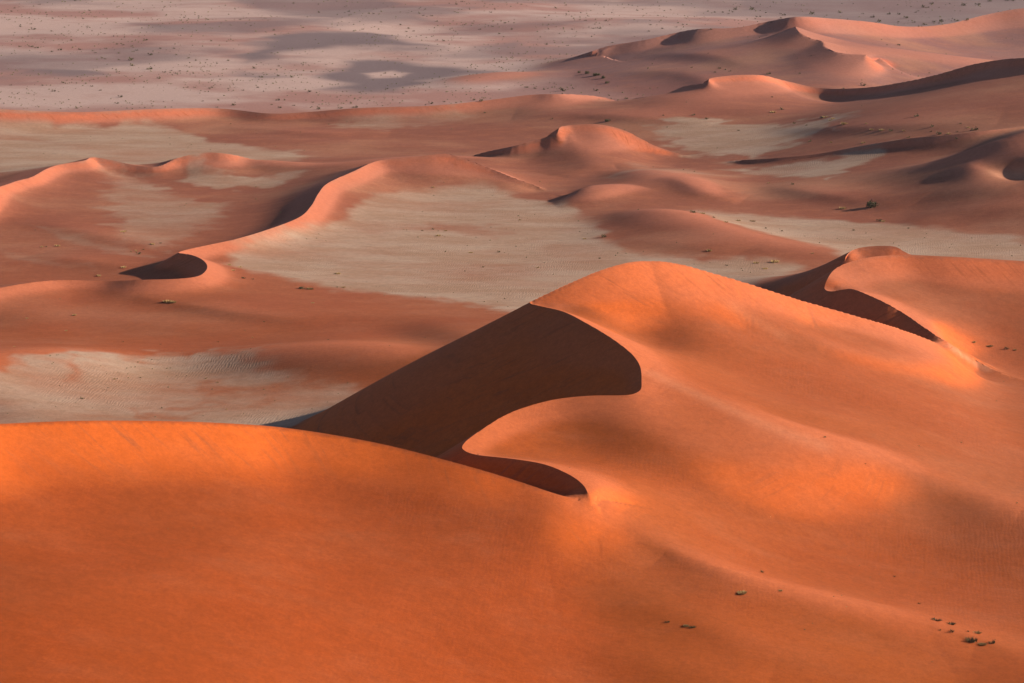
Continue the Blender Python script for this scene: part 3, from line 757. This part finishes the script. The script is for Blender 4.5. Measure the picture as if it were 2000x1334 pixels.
def leaves_mesh(name, seed, n, blade=False, flat=0.75, lobes=4, mat=None):
    """crown of a shrub (or a grass tussock) of unit radius: many small leaf faces in uneven clumps"""
    r = np.random.RandomState(seed)
    cen = np.column_stack([r.uniform(-.6, .6, lobes), r.uniform(-.6, .6, lobes), r.uniform(.25, .75, lobes) * flat])
    rad = r.uniform(.32, .6, lobes)
    V, F = [], []
    for i in range(n):
        if blade:
            a = r.uniform(0, 6.283); q = r.uniform(0, .8) ** .7
            bx, by = q * math.cos(a), q * math.sin(a)
            h = r.uniform(.45, 1.0) * flat; lean = r.uniform(.1, .5)
            w = (.07 + .05 * r.rand()) * (.75 if flat > 1 else 1); t = r.uniform(0, 6.283)
            dx, dy = w * math.cos(t), w * math.sin(t)
            k = len(V)
            V += [(bx - dx, by - dy, -.05), (bx + dx, by + dy, -.05), (bx + lean * math.cos(a), by + lean * math.sin(a), h)]
            F.append((k, k + 1, k + 2))
        else:
            j = r.randint(lobes)
            d = r.normal(size=3); d /= np.linalg.norm(d) + 1e-6
            p = cen[j] + d * rad[j] * r.uniform(.55, 1.05)
            p[2] = max(p[2], .03)
            s_ = r.uniform(.12, .24) * (.62 if n > 200 else 1)
            t1_ = r.normal(size=3); t1_ /= np.linalg.norm(t1_); t2_ = np.cross(t1_, d + .4 * r.normal(size=3)); t2_ /= np.linalg.norm(t2_) + 1e-6
            k = len(V)
            V += [tuple(p - t1_ * s_), tuple(p + t2_ * s_ * .6), tuple(p + t1_ * s_), tuple(p - t2_ * s_ * .6)]
            F.append((k, k + 1, k + 2, k + 3))
    me = bpy.data.meshes.new(name); me.from_pydata([tuple(map(float, v)) for v in V], [], F)
    me.materials.append(mat or (STRAW if blade else LEAF))
    return me
def stems_mesh(name, seed, n=7):
    r = np.random.RandomState(seed); V, F = [], []
    for i in range(n):
        a = r.uniform(0, 6.283); top = np.array([.5 * math.cos(a) * r.uniform(.4, 1), .5 * math.sin(a) * r.uniform(.4, 1), r.uniform(.35, .7)])
        k = len(V)
        for m in range(3):
            b = m * 2.094
            V.append((.06 * math.cos(b), .06 * math.sin(b), -.06))
        V.append(tuple(map(float, top)))
        F += [(k, k + 1, k + 3), (k + 1, k + 2, k + 3), (k + 2, k, k + 3)]
    me = bpy.data.meshes.new(name); me.from_pydata(V, [], F); me.materials.append(WOOD)
    return me
SHRUBS = [leaves_mesh('shrub_crown', 10 + i, 70) for i in range(5)]
BIGSHRUBS = [leaves_mesh('shrub_crown', 30 + i, 420, lobes=9) for i in range(3)]
TUSSOCK = [leaves_mesh('grass_blades', 50 + i, 90, blade=True) for i in range(4)]
STEMS = [stems_mesh('twigs', 70 + i) for i in range(3)]
rng = np.random.RandomState(4)

def put(mesh, name, u, v, px, label, group=None, cat='shrub', squash=.8, parts=None, stretch=1.0):
    h = ground_hit(u, v)
    if h is None:
        return None
    x, y, z, t = h
    r = 0.5 * px * t / FPX * (0.62 if v > 1000 else 0.75 if v > 560 else 1.0)
    if parts:
        o = bpy.data.objects.new(name, None); o.empty_display_size = .2
        for pn, pm in parts:
            c = bpy.data.objects.new(pn, pm); COL.objects.link(c); c.parent = o
    else:
        o = bpy.data.objects.new(name, mesh)
    o.location = (x, y, z - 0.04 * r); o.scale = (r * stretch, r, r * squash); o.rotation_euler = (0, 0, rng.uniform(-.4, .4) if stretch != 1 else rng.uniform(0, 6.28))
    o['label'] = label; o['category'] = cat
    if group: o['group'] = group
    COL.objects.link(o)
    return o

ORD = ['first', 'second', 'third', 'fourth', 'fifth', 'sixth', 'seventh', 'eighth', 'ninth', 'tenth', 'eleventh', 'twelfth', 'thirteenth', 'fourteenth', 'fifteenth', 'sixteenth', 'seventeenth', 'eighteenth', 'nineteenth', 'twentieth']
def region(u, v):
    """(phrase for the neighbourhood, group)"""
    if v < 215 and u < 1000:
        col = ['at the left edge', 'left of the grey patches', 'around the grey patches', 'right of the grey patches'][min(3, int(u // 250))]
        row = 'high on the far plain' if v < 75 else 'midway down the far plain' if v < 145 else 'just above the orange strip'
        return row + ' ' + col, 'shrubs on the far plain'
    if v < 62: return 'on the mauve sand behind the far rim, ' + ('left part' if u < 1420 else 'middle part' if u < 1700 else 'right part'), 'shrubs behind the far rim'
    if v < 215: return 'at the foot of the far purple dunes, ' + ('left part' if u < 1250 else 'right part'), 'shrubs at the foot of the far dunes'
    if u > 1000 and v < 300: return 'on the broad brown slope, ' + ('left part' if u < 1560 else 'middle part' if u < 1740 else 'right part'), 'bushes on the brown slope'
    if u > 1000 and v < 560: return 'along the right pan, ' + ('upper edge' if v < 440 else 'lower edge'), 'tufts around the right pan'
    if v < 440: return 'on the flats left of the serpentine crest', 'tufts on the left flats'
    if v < 605: return ('left of the dark hollow' if u < 400 else 'on the central pan, left half' if u < 700 else 'on the central pan, right half'), 'tufts around the central pan'
    if u < 1000: return 'on the lower left sand and pan', 'tufts on the lower left'
    return ('on the sand of the tall dune' if v < 1050 else 'near the leafy bush at lower right'), 'tufts on the lower right'

#SHRUBS_BEGIN
zoomed = [   # picture regions (x0, y0, scale) and the shrubs seen in each: x, y[, width]
 (0, 0, .35, [(80,47),(465,105),(487,148),(297,104),(185,165,24),(172,135),(115,150),(290,175),(400,226),(335,280,26),(170,262,26),(205,268,26),(110,262),(290,290),(448,278,22),(520,285),(532,295),(590,272),(655,248),(685,252),(735,258),(760,282),(745,290),(810,225,24),(665,298),(835,308,24),(897,272),(973,272),(985,308),(1055,325),(1095,338),(735,337,32),(740,368,26),(835,387,34),(885,440,22),(915,405,22),(570,325),(588,330),(665,335),(1180,230),(1515,297),(1420,382,22),(1555,370),(1555,425,22),(1455,432,22),(1630,432,22),(1275,340),(1740,402),(1945,65),(355,463,22),(670,543,28),(300,510,22),(1730,513,24),(1550,560,24),(1515,585),(1780,610,26),(1640,590),(430,605,22),(1305,588,26),(650,578,22),(1045,488),(1085,490),(1170,494),(1210,600),(240,478),(560,505),(510,483),(60,476),(1185,490),(1355,505),(1275,497),(1440,490),(1590,560),(1745,573),(1960,575),(1560,603,24),(1220,560),(1130,565),(580,190),(420,5),(220,25),(65,65),(500,60),(1030,100),(1110,92),(1340,110),(1530,170),(1690,155),(1780,70),(1640,20),(955,395),(975,410),(1005,398)]),
 (650, 0, .35, [(90,63),(200,75),(225,78),(550,90),(505,88),(690,25),(720,10),(880,70),(1245,45),(270,125),(380,140),(410,178),(425,160),(450,175),(730,140),(820,165),(960,130),(890,150),(1410,115),(1450,160),(1485,160,22),(1520,118),(1770,140),(1765,175),(1840,160),(1915,152),(1955,140),(1310,255),(580,225),(620,230),(1080,490,24),(1130,495,20),(1180,500),(1285,507,36),(1465,508,26),(1640,552,24),(830,565,30),(790,560,20),(690,575),(545,580,26),(620,570),(125,600,34),(40,605,26),(850,630),(150,517),(300,497),(395,525),(1222,665),(1845,645),(560,1045),(1045,1228),(1190,250),(930,190),(290,410),(580,120),(1000,165),(1300,30),(1700,60),(1560,240)]),
 (1300, 0, .35, [(390,55,28),(375,68),(485,55,32),(510,95),(350,78),(320,70),(275,70),(530,95),(560,72),(640,78),(660,85,22),(645,103),(820,80,30),(975,72,24),(1100,78),(1155,97,28),(1245,80,24),(1300,82,22),(1340,102,28),(1195,122,30),(1300,125),(1385,125,22),(1440,42,26),(1465,42),(1485,20,24),(1410,62),(1395,70),(1665,32,30),(1740,27,30),(1810,8,28),(1905,3,26),(1935,5,24),(1445,138,26),(1495,125,20),(1540,122,34),(1620,118,26),(1685,113,24),(590,125),(255,165),(1303,253,24),(575,413,26),(303,383,22),(275,405),(360,398),(750,412),(145,377),(1100,478,28),(995,495),(155,643,24),(230,665,22),(600,627,34),(650,612,26),(595,543),(872,658,22),(890,655,30),(920,672,20),(935,663,24),(1000,693,40),(1120,690),(1150,725,22),(1205,728,28),(1260,732,26),(1330,730),(720,690,22),(785,700),(1400,650,30),(1490,708,24),(1525,752,38),(1580,748,24),(1480,735),(1625,738),(1725,725,42),(1690,712),(1645,690),(1355,768,22),(1625,775,20),(805,790,22),(925,795),(1103,798,22),(405,730),(990,1165,36),(575,1022),(710,1030,22),(1190,1235,30),(1215,1235,24),(155,1188,36),(205,1192,26),(270,1215),(335,1240,22),(405,1232,26),(485,1235,26),(560,1275),(650,1290),(1050,1287),(1355,1275)]),
 (0, 430, .35, [(685,65,26),(700,62,20),(320,145,26),(255,150),(235,150,20),(690,265,26),(550,312,26),(850,135,24),(770,190,28),(895,130),(760,170),(800,165),(370,618,20),(1280,250,20),(1300,280,20),(1340,262,20),(1360,325,24),(1410,330),(1870,300),(1880,375),(1745,463,24),(460,997,30),(640,887,20),(785,880),(1150,883),(1265,1055),(905,1050,18),(1215,905),(1830,668),(1475,568),(1410,655),(1215,680),(895,693),(685,680),(150,548,18),(80,705)]),
 (650, 430, .35, [(630,60,18),(590,88,30),(770,182,20),(925,180,20),(1405,105,18),(1515,95,34),(60,375,26),(30,300,24),(840,263),(500,60),(560,52),(1490,215),(1145,265),(960,440)]),
 (1300, 430, .35, [(245,172,32),(610,235,44),(555,272,26),(505,240,28),(1905,720,36),(1950,725,26),(1720,682,30),(890,1212,24),(1650,1240),(1415,1260),(340,255),(820,185)]),
 (1300, 867, .35, [(10,995,44),(640,820,36),(540,718,40),(1530,1040,24),(1600,1050,50),(1820,1112,60),(1690,1048,24),(1740,1055,60),(1275,742,22),(1415,892,28),(1960,330,14),(1130,875,12),(585,407,12),(1115,112,14),(1010,910,14),(1840,1093,14),(960,820,12)]),
]
found = {}
for x0, y0, sc, lst in zoomed:
    for e in lst:
        u, v = x0 + e[0] * sc, y0 + e[1] * sc
        w = (e[2] if len(e) > 2 else 15) * sc * 1.05
        found.setdefault(region(u, v), []).append((u, v, w))
for (where, grp), lst in found.items():
    lst.sort()
    for i, (u, v, w) in enumerate(lst):
        dry = v > 215 and (rng.rand() < (.45 if u > 1000 else .6))
        size = 'tiny' if w < 6 else 'small' if w < 9 else 'fair-sized'
        kind = 'straw-coloured tuft' if dry else 'dark shrub'
        nth = ORD[i] + ' from left' if i < len(ORD) else ORD[len(lst) - 1 - i] + ' from right'
        put((TUSSOCK if dry else SHRUBS)[rng.randint(4)], 'grass_tuft' if dry else 'shrub', u, v, w,
            (size + ' ' if len(where.split()) < 10 else '') + kind + ', ' + nth + ', ' + where, grp, 'grass' if dry else 'shrub', squash=rng.uniform(.8, 1.2), stretch=rng.uniform(1.0001, 1.3))
# the ones one can tell apart
def big(u, v, px, label, seed, kind=0, squash=.8, stretch=1.2):
    m = leaves_mesh('foliage', seed, 110, blade=True, flat=1.1, mat=LEAF) if kind == 0 and v > 1000 else leaves_mesh('foliage', seed, 520, lobes=11, flat=.9) if kind == 0 else leaves_mesh('grass_blades', seed, 260, blade=True, flat=.8)
    put(None, 'shrub' if kind == 0 else 'grass_tuft', u, v, px, label, None, 'shrub' if kind == 0 else 'grass', squash, [('foliage' if kind == 0 else 'blades', m), ('stem', STEMS[seed % 3])], stretch)
big(1703, 405, 24, 'large grey-green bush with a long shadow on the dark red dune', 201, stretch=1.1, squash=1.1)
big(1897, 1252, 34, 'leafy green bush on the sand at the lower right edge', 202, stretch=1.25, squash=.75)
big(1918, 1259, 20, 'low straw and green growth trailing right of the leafy green bush', 203, 1, .7, 1.4)
big(1826, 1211, 30, 'dark low growth capping a small sand mound near the right edge', 204, 0, .4, 1.5)
big(1858, 1219, 24, 'scraggly bush just right of the dark mound growth', 205, 0, .6, 1.3)
big(1449, 1159, 24, 'bleached dry tuft beside the valley line in the lower right', 206, 1, .9, 1.3)
big(1340, 1223, 16, 'pale dry tuft at the left end of a row of dark twigs', 207, 1, .9, 1.2)
big(1353, 1225, 18, 'dark twiggy shrub right of a pale dry tuft in the foreground', 208, 0, .6, 1.4)
big(327, 590, 16, 'yellow grass clump on the orange slope below the dark hollow, left one', 209, 1, 1, 1.3)
big(338, 591, 14, 'yellow grass clump on the orange slope below the dark hollow, right one', 210, 1, 1, 1.2)
big(145, 616, 10, 'lone yellow-topped tuft on brown sand at the left', 211, 1, 1, 1.1)
big(590, 564, 14, 'green and yellow tuft row at the lower pan edge, left part', 212, 0, .8, 1.4)
big(605, 565, 14, 'green and yellow tuft row at the lower pan edge, right part', 213, 1, .9, 1.4)
big(1187, 237, 11, 'single round bush above the small peaked dune', 214, 0, .9, 1.2)
for i, (u, v, w) in enumerate([(1131, 142, 7), (1147, 144, 10), (1163, 148, 12), (1168, 147, 9), (1179, 153, 10), (1186, 163, 9)]):
    big(u, v, w, ['small pale bush, upper left end of the line of six on the purple flank', 'second bush from the upper left in the line on the purple flank', 'largest bush, third in the line on the purple flank', 'fourth bush, touching the largest one on the purple flank', 'fifth bush in the line of six on the purple flank', 'lowest bush of the line of six on the purple flank'][i], 220 + i, 0, 1.0, 1.1)
big(1932, 676, 14, 'straw tuft in the floor of the horseshoe bowl near the right edge', 230, 1, .6, 1.5)
#SHRUBS_END
# countless specks of dry scrub and stones on pans and plain: one object
V, F = [], []
def speck(x, y, r, tall):
    z = float(terrain_z(np.array([x]), np.array([y]))[0])
    k = len(V); a = rng.uniform(0, 6.28)
    for m in range(4):
        b = a + m * 1.571
        V.append((x + r * math.cos(b) * rng.uniform(.6, 1.2), y + r * math.sin(b) * rng.uniform(.6, 1.2), z - .05 * r))
    V.append((x + rng.uniform(-.3, .3) * r, y + rng.uniform(-.3, .3) * r, z + tall * r))
    for m in range(4):
        F.append((k + m, k + (m + 1) % 4, k + 4))
n_ = 0
for _ in range(9000):
    u, v = rng.uniform(-60, 2060), rng.uniform(0, 1300) if rng.rand() < .45 else rng.uniform(0, 212)
    z0 = 0 if v < 900 else 5
    x, y = place(u, v, z0)
    th = math.atan2(x, y); rh = math.log(math.hypot(x, y))
    ci = int(np.clip(np.interp(th, TH, np.arange(NT)), 0, NT - 1)); ri = int(np.clip(np.interp(rh, RHO, np.arange(NR)), 0, NR - 1))
    want = max(PAN[ri, ci] * .55, FARP[ri, ci] * .9 * (1 - .7 * GREY[ri, ci]), .05)
    clump = vnoise(np.array([x / 22.0]), np.array([y / 40.0]), 640)[0] + .5
    if SL[ri, ci] > .3 or rng.rand() > want * (clump * 1.9) ** 2.2:
        continue
    speck(float(x), float(y), rng.uniform(.8, 2.1) * math.hypot(x, y) / FPX * (1 if v > 212 else 1.15), rng.uniform(.6, 1.1))
    n_ += 1
me = bpy.data.meshes.new('scrub'); me.from_pydata(V, [], F); me.materials.append(LEAF)
so = bpy.data.objects.new('scrub', me); so['kind'] = 'stuff'; so['label'] = 'tiny dark specks of dry scrub over plain and pans'; COL.objects.link(so)
print('SPECKS', n_)
# ------------------------------------------------------------------ desert air
HZ = 0.000016
if HZ > 0:
    x0, x1, y0, y1, z0, z1 = -14000, 14000, -600, 17500, -25, 140
    hv = [(x, y, z) for z in (z0, z1) for x, y in ((x0, y0), (x1, y0), (x1, y1), (x0, y1))]
    hf = [(3, 2, 1, 0), (4, 5, 6, 7), (0, 1, 5, 4), (1, 2, 6, 5), (2, 3, 7, 6), (3, 0, 4, 7)]
    hm = bpy.data.meshes.new('haze'); hm.from_pydata(hv, [], hf)
    mt = bpy.data.materials.new('thin_haze'); mt.use_nodes = True
    nt = mt.node_tree
    for n in list(nt.nodes): nt.nodes.remove(n)
    out = nt.nodes.new('ShaderNodeOutputMaterial'); pv = nt.nodes.new('ShaderNodeVolumePrincipled')
    pv.inputs['Color'].default_value = (0.86, 0.76, 0.92, 1); pv.inputs['Density'].default_value = HZ; pv.inputs['Anisotropy'].default_value = 0.2
    nt.links.new(pv.outputs[0], out.inputs['Volume'])
    hm.materials.append(mt)
    ho = bpy.data.objects.new('haze', hm); ho['kind'] = 'stuff'; ho['label'] = 'thin mauve haze over the far plain'; COL.objects.link(ho)
